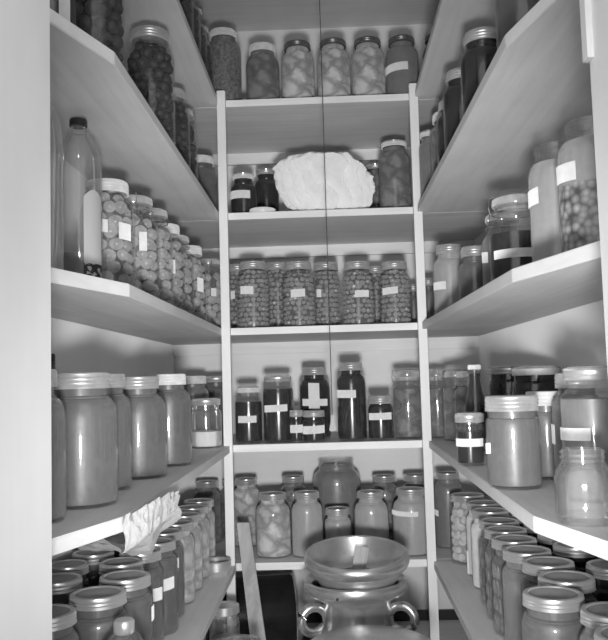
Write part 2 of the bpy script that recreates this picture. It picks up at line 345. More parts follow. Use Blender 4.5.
def jar(name, lv, X, Y, d, h, mouth, cont, fill, lid, labels, text, group, i):
    base = (X, Y, LV[lv] + .0002)
    az0 = math.atan2(-Y, -X)
    t = empty(name, base, az0)
    cat = {'mason_jar': 'jar', 'wire_bail_jar': 'jar', 'jelly_jar': 'jar', 'ribbed_jar': 'jar'}[name]
    tag(t, text, cat, group)
    R = d / 2; rm = R * mouth
    hq = round(h, 3)
    lh = {'zinc': .008, 'white': .008, 'ring': .004, 'bail': .016, 'glass': .006, 'open': 0}[lid]
    hg = hq - lh
    prof, hs = body_profile(R, hg, rm, lid)
    if name == 'ribbed_jar':
        def f(bm):
            lathe(bm, prof, 96)
            for v in bm.verts:
                rr = math.hypot(v.co.x, v.co.y)
                if .012 < v.co.z < hs and rr > R * .95:
                    k = 1 - .028 * (.5 + .5 * math.cos(24 * math.atan2(v.co.y, v.co.x))); v.co.x *= k; v.co.y *= k
            lathe(bm, [(rm - .003, hg), (rm - .004, hg - .02), (R * .9, hs), (R * .9, .01), (0, .008)], 48)
            for q in (.004, .010, .016): lathe(bm, [(rm, hg - q - .0015), (rm + .002, hg - q), (rm, hg - q + .0015)], 48)
        cached(('rg', d, hq), 'glass_body', f, 'ribbed_glass', t)
    else:
        gm = 'clear_glass' if cont == 'crystals' else 'jar_glass'
        def f(bm):
            lathe(bm, prof, 40)
            if lid == 'open':
                lathe(bm, [(rm - .002, hg), (rm - .0045, hg - .001), (rm - .005, hg - .018)], 40)
                for q in (.005, .011): lathe(bm, [(rm, hg - q - .0015), (rm + .0018, hg - q), (rm, hg - q + .0015)], 40)
        cached(('g', d, hg, mouth, lid == 'open', gm), 'glass_body', f, gm, t)
    if FILL[cont] is not None:
        top = hg * fill if fill < .9 else min(hg * fill, hg - .012)
        var = i % 3
        o = cached(('c', cont, d, hg, mouth, fill, var), 'contents', lambda bm: build_fill(bm, cont, prof, top, hash((var, len(cont))) & 1023), FILL[cont][0], t)
        if len(FILL[cont][0]) > 1 and cont != 'darkstrips': o.rotation_euler.z = (i * 2.399) % 6.28
    if lid in ('zinc', 'white'):
        r = rm + .0035; H = min(.023, hq * .2)
        def f(bm):
            z1 = hq; p = [(0, z1 - .0016), (r * .80, z1 - .0016), (r * .84, z1 - .0002), (r * .95, z1), (r, z1 - .002)]
            for q in (.30, .55, .80): p += [(r, z1 - H * (q - .08)), (r + .0012, z1 - H * q), (r, z1 - H * (q + .08))]
            p += [(r + .0012, z1 - H), (r - .001, z1 - H)]
            lathe(bm, p, 44)
        cached(('z', r, hq, H, lid), 'screw_cap', f, 'zinc' if lid == 'zinc' else 'pale_zinc', t)
    elif lid == 'ring':
        r = rm + .0032; H = .017
        def f(bm):
            z1 = hq
            lathe(bm, [(r * .82, z1 - .0022), (r * .84, z1 - .0004), (r * .93, z1), (r * .99, z1 - .001), (r, z1 - .004), (r + .001, z1 - .006), (r, z1 - .008), (r + .001, z1 - .011), (r, z1 - .013), (r + .0016, z1 - H), (r - .001, z1 - H)], 44)
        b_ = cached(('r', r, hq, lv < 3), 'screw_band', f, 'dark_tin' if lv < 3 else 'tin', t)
        cached(('rd', r, hq), 'lid_disc', lambda bm: lathe(bm, [(0, hq - .0028), (r * .45, hq - .0028), (r * .5, hq - .0020), (r * .83, hq - .0024)], 36), 'lid_disc', t)
    elif lid in ('bail', 'glass'):
        r = rm + .003; z1 = hq; z0 = hg - .001
        def f(bm):
            lathe(bm, [(r, z0), (r + .0012, z0 + .004), (r, z1 - .004), (r * .9, z1 - .001), (r * .62, z1), (r * .5, z1 - .002), (0, z1 - .002)], 36)
        cached(('gl', r, z1, z0), 'glass_lid', f, 'lid_glass', t)
        if lid == 'bail':
            def f(bm):
                q = r + .0042; zz = hg - .014
                tube(bm, [((rm + .0045) * math.cos(a * PI / 12), (rm + .0045) * math.sin(a * PI / 12), zz) for a in range(24)], .0011, 6, True)
                tube(bm, [(0, q, zz), (0, q + .003, zz + .012), (0, q, z1 + .001), (0, r * .5, z1 + .003), (0, 0, z1 + .0035), (0, -r * .5, z1 + .003), (0, -q, z1 + .001), (0, -q - .003, zz + .012), (0, -q, zz)], .0012, 6)
                tube(bm, [(0, -q, zz), (.004, -q - .004, zz - .010), (.002, -q - .003, zz - .024), (-.006, -q - .002, zz - .022)], .0011, 6)
            wb = cached(('wb', r, rm, z1, hg), 'wire_bail', f, 'wire', t)
            wb.rotation_euler.z = (i * 1.9) % 3.14
        else:
            cached(('gb', r, hq), 'screw_band', lambda bm: lathe(bm, [(r - .001, z0 + .002), (r + .0008, z0 + .001), (r + .0012, z0 - .004), (r, z0 - .006), (r + .0012, z0 - .010), (r, z0 - .012)], 36), 'pale_zinc' if i % 2 else 'zinc', t)
    for az, hw, za, zb in labels:
        a0 = math.radians(az) - az0; hw = math.radians(hw)
        b = bmesh.new(); n = 10; tilt = ((i * 37) % 11 - 5) * .0001
        cols = []
        for k in range(n + 1):
            a = a0 - hw + 2 * hw * k / n; ra = rad_at(prof, (za + zb) / 2) + .0006; dz = tilt * (k - n / 2) * .6
            cols.append([b.verts.new((rr * math.cos(a), rr * math.sin(a), z + dz)) for rr, z in ((ra, za), (ra, zb), (ra + .0004, zb), (ra + .0004, za))])
        for p, q in zip(cols, cols[1:]):
            for j in range(4): b.faces.new((p[j], p[(j + 1) % 4], q[(j + 1) % 4], q[j]))
        b.faces.new(cols[0]); b.faces.new(cols[-1][::-1])
        link('paper_label', b, 'paper', t, smooth=False)
    return t
JARS = [
    ('mason_jar', 1, -0.2799, 2.29, 0.105, 0.2394, 0.7, 'chopped', 0.93, 'white', [], 'jar of chopped relish with pale lid in left corner of top back shelf', 'canning jars along the top back shelf'),
    ('mason_jar', 1, -0.164, 2.28, 0.1, 0.1858, 0.7, 'halves_mid', 0.93, 'white', [], 'pale-lidded jar of darker peaches, just right of left post on top shelf', 'canning jars along the top back shelf'),
    ('mason_jar', 1, -0.0603, 2.28, 0.1, 0.1891, 0.7, 'halves', 0.93, 'ring', [], 'first jar of pale pear halves from the left on top back shelf', 'canning jars along the top back shelf'),
    ('mason_jar', 1, 0.0446, 2.28, 0.1, 0.1908, 0.7, 'halves', 0.93, 'ring', [], 'middle jar of pale pear halves behind the hanging cord, top back shelf', 'canning jars along the top back shelf'),
    ('mason_jar', 1, 0.1462, 2.28, 0.1, 0.1912, 0.7, 'halves', 0.93, 'ring', [], 'third pale pear jar, beside the labelled jar on top back shelf', 'canning jars along the top back shelf'),
    ('mason_jar', 1, 0.2462, 2.28, 0.098, 0.1919, 0.7, 'sauce_mid', 0.93, 'ring', [[-126.7, 49.6, 0.081, 0.1046]], 'jar of smooth grey sauce with white label strip on top back shelf', 'canning jars along the top back shelf'),
    ('mason_jar', 1, 0.3611, 2.34, 0.095, 0.2222, 0.7, 'dark', 0.93, 'ring', [], 'dark jar glimpsed right of the right post on top shelf', 'canning jars along the top back shelf'),
    ('wire_bail_jar', 1, -0.345, 2.17, 0.1, 0.2, 0.7, 'darkfruit', 0.93, 'bail', [], 'dark wire-bail jar nearest the back corner on left top shelf', 'tall dark jars on the left top shelf'),
    ('wire_bail_jar', 1, -0.345, 2.06, 0.1, 0.2, 0.7, 'darkfruit', 0.93, 'bail', [], 'dark wire-bail jar second from the back corner on left top shelf', 'tall dark jars on the left top shelf'),
    ('wire_bail_jar', 1, -0.345, 1.95, 0.1, 0.2, 0.7, 'darkfruit', 0.93, 'bail', [], 'dark wire-bail jar third from the back corner on left top shelf', 'tall dark jars on the left top shelf'),
    ('wire_bail_jar', 1, -0.345, 1.84, 0.1, 0.2, 0.7, 'darkfruit', 0.93, 'bail', [], 'dark wire-bail jar nearest the doorway on left top shelf', 'tall dark jars on the left top shelf'),
    ('wire_bail_jar', 2, -0.3504, 1.2, 0.098, 0.235, 0.7, 'darkfruit', 0.93, 'bail', [], 'large jar of dark fruit with wire bail at chamfered corner of upper left shelf', 'jars on the upper left shelf'),
    ('mason_jar', 2, -0.388, 1.09, 0.085, 0.2, 0.7, 'dark', 0.93, 'zinc', [[-32.4, 13.0, 0.035, 0.0977]], 'dark jar with bit of white label beside the doorway on upper left shelf', None),
    ('mason_jar', 2, -0.3406, 1.56, 0.098, 0.2385, 0.7, 'darkfruit', 0.93, 'zinc', [], 'jar of dark plums under a shiny zinc cap on upper left shelf', 'jars on the upper left shelf'),
    ('mason_jar', 2, -0.3566, 1.85, 0.092, 0.2226, 0.7, 'darkfruit', 0.93, 'zinc', [], 'dark jar with small lit cap behind the plum jar, upper left shelf', 'jars on the upper left shelf'),
    ('wire_bail_jar', 2, -0.365, 2.02, 0.09, 0.2365, 0.7, 'darkfruit', 0.93, 'bail', [], 'dark bail jar next to the corner jar on upper left shelf', 'jars on the upper left shelf'),
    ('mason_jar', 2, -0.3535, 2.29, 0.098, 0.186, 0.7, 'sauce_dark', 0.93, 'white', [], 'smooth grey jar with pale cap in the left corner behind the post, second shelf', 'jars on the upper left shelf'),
    ('jelly_jar', 2, -0.232, 2.31, 0.078, 0.1378, 0.7, 'dark', 0.93, 'glass', [[-110.0, 54.3, 0.0583, 0.0818]], 'dark jar with crooked white label left of the white cloth', None),
    ('jelly_jar', 2, -0.1728, 2.44, 0.078, 0.1828, 0.7, 'dark', 0.93, 'glass', [], 'dark jar squeezed against the white cloth, behind the flat white lid', None),
    ('mason_jar', 2, 0.2146, 2.3, 0.095, 0.215, 0.7, 'halves_mid', 0.93, 'glass', [], 'jar of sliced peaches right of the white cloth on second shelf', None),
    ('mason_jar', 2, 0.1716, 2.5, 0.08, 0.2026, 0.7, 'halves_mid', 0.93, 'glass', [], 'narrow peach jar half hidden between white cloth and sliced peach jar', None),
    ('mason_jar', 2, 0.3172, 2.28, 0.085, 0.1739, 0.7, 'sauce_dark', 0.93, 'glass', [[-119.5, 12.6, 0.104, 0.1416]], 'dark jar with upright white label right of right post, second shelf', None),
    ('mason_jar', 2, 0.3264, 2.02, 0.09, 0.2004, 0.7, 'halves_mid', 0.93, 'white', [], 'pale jar with bright lid, standing among dark jars on upper right shelf', 'jars along the upper right shelf'),
    ('mason_jar', 2, 0.298, 2.15, 0.06, 0.1959, 0.7, 'sauce_mid', 0.93, 'glass', [], 'grey jar behind the bright-lidded pale jar, far end of upper right shelf', 'jars along the upper right shelf'),
    ('mason_jar', 2, 0.315, 1.86, 0.08, 0.1748, 0.7, 'dark', 0.93, 'zinc', [], 'dark jar with tiny cap beside the bright-lidded pale jar, upper right shelf', 'jars along the upper right shelf'),
    ('mason_jar', 2, 0.312, 1.7, 0.088, 0.1838, 0.7, 'dark', 0.93, 'zinc', [], 'dark jar with dull cap halfway along the upper right shelf', 'jars along the upper right shelf'),
    ('mason_jar', 2, 0.318, 1.5, 0.09, 0.1806, 0.7, 'dark', 0.93, 'zinc', [], 'dark jar with ribbed zinc cap high on the upper right shelf', 'jars along the upper right shelf'),
    ('mason_jar', 2, 0.345, 1.28, 0.1, 0.225, 0.7, 'sauce_dark', 0.93, 'glass', [], 'grey-brown jar at chamfered corner of the upper right shelf', 'jars along the upper right shelf'),
    ('mason_jar', 3, -0.3976, 1.44, 0.1, 0.2242, 0.7, 'balls', 0.93, 'white', [[-81.1, 7.3, 0.1226, 0.146], [-35.9, 15.5, 0.1106, 0.1412]], 'first fruit jar behind the tall bottle, pale lid, two white labels', 'tall jars of round fruit on the middle left shelf'),
    ('wire_bail_jar', 3, -0.3785, 1.56, 0.1, 0.2226, 0.7, 'balls', 0.93, 'bail', [[-55.3, 9.1, 0.1086, 0.1457]], 'fruit jar with glass lid and loose wire bail, second behind the bottle', 'tall jars of round fruit on the middle left shelf'),
    ('wire_bail_jar', 3, -0.3756, 1.7, 0.096, 0.2278, 0.7, 'balls', 0.93, 'bail', [[-83.3, 6.4, 0.1093, 0.1327]], 'fruit jar third behind the bottle, narrow label below its shoulder', 'tall jars of round fruit on the middle left shelf'),
    ('mason_jar', 3, -0.3762, 1.84, 0.098, 0.221, 0.7, 'balls', 0.93, 'white', [[-90.1, 9.7, 0.1052, 0.1489], [-56.6, 10.2, 0.102, 0.1342]], 'fruit jar with short pale cap and two labels, fourth behind the bottle', 'tall jars of round fruit on the middle left shelf'),
    ('wire_bail_jar', 3, -0.372, 1.96, 0.092, 0.2178, 0.7, 'balls', 0.93, 'bail', [], 'wire-bail fruit jar squeezed between two white-capped jars, middle left shelf', 'tall jars of round fruit on the middle left shelf'),
    ('mason_jar', 3, -0.3622, 2.08, 0.1, 0.2102, 0.7, 'balls', 0.93, 'white', [[-96.0, 6.0, 0.1089, 0.1375], [-39.1, 12.0, 0.0868, 0.1231]], 'white-capped fruit jar near the left post with label at its side', 'tall jars of round fruit on the middle left shelf'),
    ('wire_bail_jar', 3, -0.3335, 2.26, 0.096, 0.2031, 0.7, 'balls', 0.93, 'bail', [[-64.9, 8.9, 0.0928, 0.1154]], 'last fruit jar, in the corner behind the left post', 'tall jars of round fruit on the middle left shelf'),
    ('mason_jar', 3, -0.2658, 2.4, 0.09, 0.2047, 0.7, 'smallballs', 0.93, 'zinc', [[-102.5, 8.1, 0.0978, 0.1218]], 'small-fruit jar half behind left post with sliver of label', 'jars of small round fruit on the middle back shelf'),
    ('mason_jar', 3, -0.2073, 2.28, 0.096, 0.1935, 0.7, 'smallballs', 0.93, 'zinc', [[-108.2, 24.0, 0.0977, 0.1205]], 'small-fruit jar with label high up, first whole one from left post', 'jars of small round fruit on the middle back shelf'),
    ('mason_jar', 3, -0.1424, 2.38, 0.09, 0.2038, 0.7, 'smallballs', 0.93, 'zinc', [], 'unlabelled small-fruit jar in the back row on middle back shelf', 'jars of small round fruit on the middle back shelf'),
    ('mason_jar', 3, -0.0755, 2.28, 0.098, 0.1892, 0.7, 'smallballs', 0.93, 'zinc', [[-91.6, 24.2, 0.0846, 0.1073]], 'small-fruit jar with centred wide label on middle back shelf', 'jars of small round fruit on the middle back shelf'),
    ('mason_jar', 3, 0.0039, 2.35, 0.092, 0.1945, 0.7, 'smallballs', 0.93, 'zinc', [[-118.4, 9.4, 0.0904, 0.1138]], 'small-fruit jar with a narrow label directly behind the hanging cord', 'jars of small round fruit on the middle back shelf'),
    ('mason_jar', 3, 0.0947, 2.28, 0.096, 0.1838, 0.7, 'smallballs', 0.93, 'zinc', [[-78.6, 24.5, 0.0791, 0.0989]], 'small-fruit jar with tilted label, right of the hanging cord', 'jars of small round fruit on the middle back shelf'),
    ('mason_jar', 3, 0.201, 2.28, 0.092, 0.1806, 0.7, 'smallballs', 0.93, 'zinc', [[-114.8, 29.8, 0.0853, 0.1051]], 'small-fruit jar with wide label nearest the right post', 'jars of small round fruit on the middle back shelf'),
    ('mason_jar', 3, 0.1555, 2.43, 0.085, 0.1897, 0.7, 'smallballs', 0.93, 'zinc', [], 'small-fruit jar in the back row between two labelled jars by right post', 'jars of small round fruit on the middle back shelf'),
    ('jelly_jar', 3, 0.2685, 2.42, 0.06, 0.131, 0.7, 'sauce_dark', 0.93, 'zinc', [], 'short grey jar just left of the right post on middle back shelf', None),
    ('jelly_jar', 3, 0.3069, 2.36, 0.062, 0.1402, 0.7, 'sauce_dark', 0.93, 'zinc', [], 'short grey jar peeking out right of the right post, middle back shelf', None),
    ('mason_jar', 3, 0.3242, 2.05, 0.088, 0.1859, 0.7, 'sauce_pale', 0.93, 'zinc', [[-144.9, 30.3, 0.0699, 0.0902]], 'pale jar with ribbed cap and low label on middle right shelf', None),
    ('mason_jar', 3, 0.3409, 1.8, 0.075, 0.1385, 0.7, 'sauce_dark', 0.93, 'zinc', [], 'slim dark jar with bright small cap on middle right shelf', None),
    ('wire_bail_jar', 3, 0.375, 1.66, 0.09, 0.1838, 0.7, 'sauce_mid', 0.93, 'bail', [[-161.3, 15.4, 0.0809, 0.1035]], 'jar half hidden behind the dark banded jar, small label on left side', None),
    ('wire_bail_jar', 3, 0.3586, 1.47, 0.102, 0.1766, 0.78, 'dark', 0.66, 'bail', [[-116.5, 41.9, 0.0583, 0.0745]], 'dark-filled bail jar with a long white label band on middle right shelf', None),
    ('mason_jar', 3, 0.3812, 1.27, 0.098, 0.2137, 0.72, 'sauce_pale', 0.86, 'open', [[-166.9, 19.9, 0.115, 0.1416]], 'tall open-necked jar of pale sauce with square label, middle right shelf', None),
    ('mason_jar', 3, 0.391, 1.13, 0.105, 0.2066, 0.72, 'chunky_top', 0.86, 'open', [[-163.3, 25.9, 0.1166, 0.143]], 'tall open-necked jar with mottled lower contents beside right door jamb', None),
    ('mason_jar', 4, -0.395, 1.03, 0.105, 0.195, 0.7, 'sauce', 0.93, 'zinc', [], 'pale jar almost wholly hidden behind the left door jamb, lower left shelf', 'large jars on the lower left shelf'),
    ('mason_jar', 4, -0.3644, 1.165, 0.108, 0.1908, 0.72, 'sauce', 0.93, 'zinc', [], 'largest pale jar with broad zinc cap beside left door jamb', 'large jars on the lower left shelf'),
    ('mason_jar', 4, -0.3768, 1.335, 0.09, 0.1913, 0.7, 'sauce', 0.93, 'zinc', [], 'pale jar half hidden behind the largest jar on lower left shelf', 'large jars on the lower left shelf'),
    ('mason_jar', 4, -0.3595, 1.5, 0.108, 0.1874, 0.66, 'sauce', 0.93, 'zinc', [], 'pale speckled jar with narrow bright cap, middle of lower left shelf', 'large jars on the lower left shelf'),
    ('mason_jar', 4, -0.3437, 1.71, 0.098, 0.1933, 0.7, 'sauce', 0.93, 'white', [], 'pale jar with dusty white cap on lower left shelf', 'large jars on the lower left shelf'),
    ('jelly_jar', 4, -0.3298, 2.14, 0.083, 0.1317, 0.85, 'crystals', 0.35, 'glass', [[-153.7, 7.6, 0.027, 0.0583]], 'clear jar with white powder in the bottom by the left post', None),
    ('mason_jar', 4, -0.3976, 2.33, 0.1, 0.1939, 0.75, 'sauce_mid', 0.93, 'white', [], 'grey jar with creased pale cap behind the powder jar', None),
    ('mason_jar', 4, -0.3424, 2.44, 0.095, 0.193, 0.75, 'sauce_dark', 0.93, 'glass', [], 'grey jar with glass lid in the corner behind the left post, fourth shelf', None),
    ('jelly_jar', 4, -0.2286, 2.28, 0.078, 0.1606, 0.7, 'dark', 0.75, 'glass', [[-92.0, 40.4, 0.0576, 0.0771]], 'dark jar with glass top and taped label, leftmost between the posts', None),
    ('mason_jar', 4, -0.1433, 2.28, 0.088, 0.1894, 0.8, 'dark', 0.82, 'glass', [[-99.5, 47.3, 0.0862, 0.1057]], 'broad-necked dark jar with white label, second from left post, fourth shelf', None),
    ('mason_jar', 4, -0.0397, 2.37, 0.092, 0.2105, 0.7, 'dark', 0.93, 'zinc', [[-92.2, 19.9, 0.0886, 0.1638], [-89.3, 51.0, 0.0972, 0.1174]], 'dark jar with cross-shaped white labels behind two small jars', None),
    ('jelly_jar', 4, -0.0914, 2.24, 0.034, 0.0896, 0.85, 'dark', 0.93, 'zinc', [[-87.7, 80.1, 0.0273, 0.0494]], 'smallest dark jar with label, squeezed beside a slightly bigger one', None),
    ('jelly_jar', 4, -0.0426, 2.25, 0.062, 0.0875, 0.85, 'dark', 0.93, 'zinc', [[-95.8, 73.2, 0.0236, 0.0456]], 'small squat dark jar with wide label below the cross-shaped label', None),
    ('mason_jar', 4, 0.0661, 2.27, 0.083, 0.2186, 0.7, 'darkstrips', 0.93, 'zinc', [[-123.2, 48.5, 0.12, 0.1421]], 'tallest dark jar with high white label, right of the hanging cord end', None),
    ('jelly_jar', 4, 0.1459, 2.26, 0.073, 0.1245, 0.8, 'dark', 0.93, 'zinc', [[-98.1, 57.0, 0.0569, 0.0762]], 'small dark jar with bright cap and label, left of the peach bail jar', None),
    ('wire_bail_jar', 4, 0.2283, 2.3, 0.086, 0.1905, 0.82, 'halves_mid', 0.8, 'bail', [], 'bail jar of peaches half hidden by the right post, fourth shelf', None),
    ('wire_bail_jar', 4, 0.3113, 2.3, 0.066, 0.1882, 0.82, 'halves_mid', 0.8, 'bail', [], 'narrow bail jar of peaches just right of the right post, fourth shelf', None),
    ('wire_bail_jar', 4, 0.345, 2.17, 0.075, 0.1864, 0.7, 'halves_mid', 0.85, 'bail', [], 'clear bail jar of pale fruit behind the dark bottle, farther one', None),
    ('wire_bail_jar', 4, 0.36, 2.06, 0.075, 0.1848, 0.7, 'halves_mid', 0.85, 'bail', [], 'clear bail jar of pale fruit behind the dark bottle, nearer one', None),
    ('jelly_jar', 4, 0.2715, 1.56, 0.053, 0.1006, 0.9, 'dark', 0.68, 'glass', [[-109.4, 70.6, 0.0368, 0.0519]], 'small dark jar with white band under a glass lid before the bottle', None),
    ('mason_jar', 4, 0.2812, 1.24, 0.082, 0.1392, 0.88, 'sauce', 0.93, 'zinc', [[-169.6, 13.2, 0.052, 0.0682]], 'big pale jar with ribbed zinc cap and tiny label on lower right shelf', None),
    ('mason_jar', 4, 0.415, 1.83, 0.1, 0.1917, 0.9, 'dark', 0.93, 'glass', [], 'wide dark glass jar behind the big zinc-capped jar, left one', None),
    ('mason_jar', 4, 0.43, 1.66, 0.1, 0.1876, 0.9, 'dark', 0.93, 'glass', [], 'wide dark glass jar behind the big zinc-capped jar, right one', None),
    ('mason_jar', 4, 0.3603, 1.34, 0.07, 0.1421, 0.8, 'sauce_mid', 0.93, 'white', [], 'jar with scalloped white cap just behind the big zinc-capped jar', None),
    ('mason_jar', 4, 0.385, 1.25, 0.08, 0.1713, 0.7, 'sauce_mid', 0.93, 'zinc', [[-176.7, 10.5, 0.0633, 0.0929]], 'jar with tall pale cap and side label, lower right shelf rear', None),
    ('mason_jar', 4, 0.3585, 1.1, 0.085, 0.1797, 0.76, 'sauce_mid', 0.78, 'glass', [[-150.6, 37.5, 0.0812, 0.098]], 'large clear-lidded jar with broad label behind the ribbed empty jar', None),
    ('ribbed_jar', 4, 0.2904, 0.935, 0.066, 0.0835, 0.72, 'empty', 0.93, 'open', [], 'empty clear ribbed jar at the front of the lower right shelf', None),
    ('mason_jar', 5, -0.257, 2.44, 0.085, 0.2002, 0.7, 'halves', 0.93, 'ring', [], 'peach jar behind the top of the leaning wooden stick', 'jars on the bottom back shelf'),
    ('mason_jar', 5, -0.1666, 2.29, 0.1, 0.175, 0.7, 'halves', 0.93, 'ring', [], 'broad jar of pale peach halves right of the leaning stick', 'jars on the bottom back shelf'),
    ('mason_jar', 5, -0.0696, 2.28, 0.09, 0.178, 0.7, 'sauce_pale', 0.93, 'ring', [], 'tall pale jar between the peach jar and the milk can', 'jars on the bottom back shelf'),
    ('mason_jar', 5, -0.1145, 2.45, 0.085, 0.2016, 0.7, 'halves_mid', 0.93, 'ring', [], 'back-row jar behind the peach and tall pale jars, bottom back shelf', 'jars on the bottom back shelf'),
    ('mason_jar', 5, 0.0181, 2.5, 0.15, 0.2397, 0.72, 'sauce_mid', 0.93, 'open', [], 'wide-mouthed gallon jar at the back of the bottom shelf', None),
    ('jelly_jar', 5, 0.0165, 2.285, 0.078, 0.13, 0.8, 'sauce_pale', 0.93, 'ring', [], 'short pale jar in front of the gallon jar', None),
    ('mason_jar', 5, 0.1109, 2.28, 0.098, 0.175, 0.7, 'sauce_pale', 0.93, 'ring', [], 'pale jar standing right above the milk can funnel', 'jars on the bottom back shelf'),
    ('mason_jar', 5, 0.1625, 2.46, 0.09, 0.1963, 0.7, 'halves_mid', 0.93, 'ring', [], 'back-row jar between two pale jars, bottom back shelf', 'jars on the bottom back shelf'),
    ('mason_jar', 5, 0.2236, 2.28, 0.108, 0.18, 0.7, 'sauce_pale', 0.93, 'ring', [[-125.9, 49.8, 0.1096, 0.1231]], 'wide pale jar with white label strip left of right post', 'jars on the bottom back shelf'),
    ('mason_jar', 5, 0.2546, 2.44, 0.09, 0.1994, 0.7, 'sauce_mid', 0.93, 'ring', [], 'back-row jar just behind the right post, bottom shelf', 'jars on the bottom back shelf'),
    ('mason_jar', 5, 0.34, 2.36, 0.085, 0.2125, 0.7, 'sauce_mid', 0.93, 'ring', [[-159.7, 18.6, 0.0919, 0.1088]], 'grey jar with sliver of label right of the right post, bottom shelf', 'jars on the bottom back shelf'),
    ('mason_jar', 5, -0.317, 2.58, 0.08, 0.1787, 0.7, 'halves_mid', 0.93, 'ring', [], 'back-row jar behind the left post, bottom shelf', 'jars on the bottom back shelf'),
    ('mason_jar', 5, -0.3853, 2.5, 0.09, 0.1867, 0.7, 'halves_mid', 0.93, 'ring', [], 'corner jar at far left end of the bottom shelf', 'jars on the bottom back shelf'),
    ('mason_jar', 5, -0.357, 2.165, 0.088, 0.178, 0.82, 'halves', 0.93, 'ring', [], 'rearmost pale fruit jar along the bottom left shelf edge', 'jars along the edge of the bottom left shelf'),
    ('mason_jar', 5, -0.357, 2.055, 0.088, 0.178, 0.82, 'halves', 0.93, 'ring', [], 'second rearmost pale fruit jar along the bottom left shelf edge', 'jars along the edge of the bottom left shelf'),
    ('mason_jar', 5, -0.357, 1.94, 0.088, 0.178, 0.82, 'halves', 0.93, 'ring', [], 'third rearmost pale fruit jar along the bottom left shelf edge', 'jars along the edge of the bottom left shelf'),
    ('mason_jar', 5, -0.357, 1.83, 0.088, 0.178, 0.82, 'halves', 0.93, 'ring', [], 'nearest pale fruit jar along the bottom left shelf edge', 'jars along the edge of the bottom left shelf'),
    ('mason_jar', 5, -0.362, 1.725, 0.088, 0.178, 0.82, 'sauce_dark', 0.93, 'ring', [[-41.1, 7.1, 0.1052, 0.1255]], 'dark jar with sliver of label behind the labelled grey jar, bottom left', 'jars along the edge of the bottom left shelf'),
    ('mason_jar', 5, -0.357, 1.62, 0.09, 0.178, 0.82, 'sauce_dark', 0.93, 'ring', [[-44.5, 18.9, 0.0879, 0.1107]], 'dark grey jar with square white label facing the aisle, bottom left', 'jars along the edge of the bottom left shelf'),
    ('mason_jar', 5, -0.365, 1.528, 0.086, 0.178, 0.82, 'sauce_dark', 0.93, 'ring', [[-29.6, 17.1, 0.0897, 0.113]], 'grey jar with slanted label below the crumpled paper', 'jars along the edge of the bottom left shelf'),
    ('mason_jar', 5, -0.3447, 1.3348, 0.092, 0.178, 0.82, 'sauce_dark', 0.93, 'ring', [[-4.1, 8.6, 0.1054, 0.1287]], 'grey jar with low side label behind the square bottle', 'jars along the edge of the bottom left shelf'),
    ('mason_jar', 5, -0.3593, 1.2299, 0.094, 0.178, 0.82, 'sauce_dark', 0.93, 'ring', [], 'jar with ring lid directly behind the square bottle, toward the left wall', 'jars crowded at the near end of the bottom left shelf'),
    ('mason_jar', 5, -0.3789, 1.4404, 0.084, 0.178, 0.82, 'sauce_dark', 0.93, 'ring', [], 'jar under the front corner of the crumpled paper, bottom left shelf', 'jars crowded at the near end of the bottom left shelf'),
    ('mason_jar', 5, -0.405, 1.13, 0.094, 0.178, 0.82, 'sauce_dark', 0.93, 'ring', [], 'nearest whole jar by the left door jamb, bottom left shelf', 'jars crowded at the near end of the bottom left shelf'),
    ('mason_jar', 5, -0.455, 1.325, 0.09, 0.178, 0.82, 'sauce_dark', 0.93, 'ring', [], 'jar at left wall, second from the door jamb, bottom left shelf', 'jars crowded at the near end of the bottom left shelf'),
    ('mason_jar', 5, -0.472, 1.43, 0.08, 0.178, 0.82, 'sauce_dark', 0.93, 'ring', [], 'jar at left wall, third from the door jamb, bottom left shelf', 'jars crowded at the near end of the bottom left shelf'),
    ('mason_jar', 5, -0.455, 1.528, 0.086, 0.178, 0.82, 'sauce_dark', 0.93, 'ring', [], 'jar at left wall in front of the paper, fourth from door jamb', 'jars crowded at the near end of the bottom left shelf'),
    ('mason_jar', 5, -0.452, 1.67, 0.08, 0.178, 0.82, 'sauce_dark', 0.93, 'ring', [], 'shadowed jar at left wall, beside the dark jar with sliver of label', 'shadowed jars at the left wall, bottom shelf'),
    ('mason_jar', 5, -0.452, 1.78, 0.08, 0.178, 0.82, 'sauce_dark', 0.93, 'ring', [], 'shadowed jar at the left wall beside the nearest pale fruit jar', 'shadowed jars at the left wall, bottom shelf'),
    ('mason_jar', 5, -0.452, 1.89, 0.08, 0.178, 0.82, 'sauce_dark', 0.93, 'ring', [], 'shadowed jar behind the pale fruit jars, third along the left wall', 'shadowed jars at the left wall, bottom shelf'),
    ('mason_jar', 5, -0.452, 2.0, 0.08, 0.178, 0.82, 'sauce_dark', 0.93, 'ring', [], 'shadowed jar behind the pale fruit jars, fourth along the left wall', 'shadowed jars at the left wall, bottom shelf'),
    ('mason_jar', 5, -0.452, 2.11, 0.08, 0.178, 0.82, 'sauce_dark', 0.93, 'ring', [], 'shadowed jar behind the pale fruit jars, last along the left wall', 'shadowed jars at the left wall, bottom shelf'),
    ('mason_jar', 5, 0.3603, 2.1551, 0.098, 0.178, 0.82, 'chunks', 0.93, 'ring', [], 'jar of pale cauliflower-like chunks, rearmost on bottom right shelf', 'jars along the edge of the bottom right shelf'),
    ('mason_jar', 5, 0.3776, 2.0129, 0.094, 0.178, 0.82, 'pale', 0.93, 'ring', [[-172.4, 8.3, 0.006, 0.0605]], 'pale jar with white bottom half just before the chunk jar', 'jars along the edge of the bottom right shelf'),
    ('mason_jar', 5, 0.3694, 1.8993, 0.094, 0.178, 0.82, 'pale', 0.93, 'ring', [], 'whitest jar along the bottom right shelf', 'jars along the edge of the bottom right shelf'),
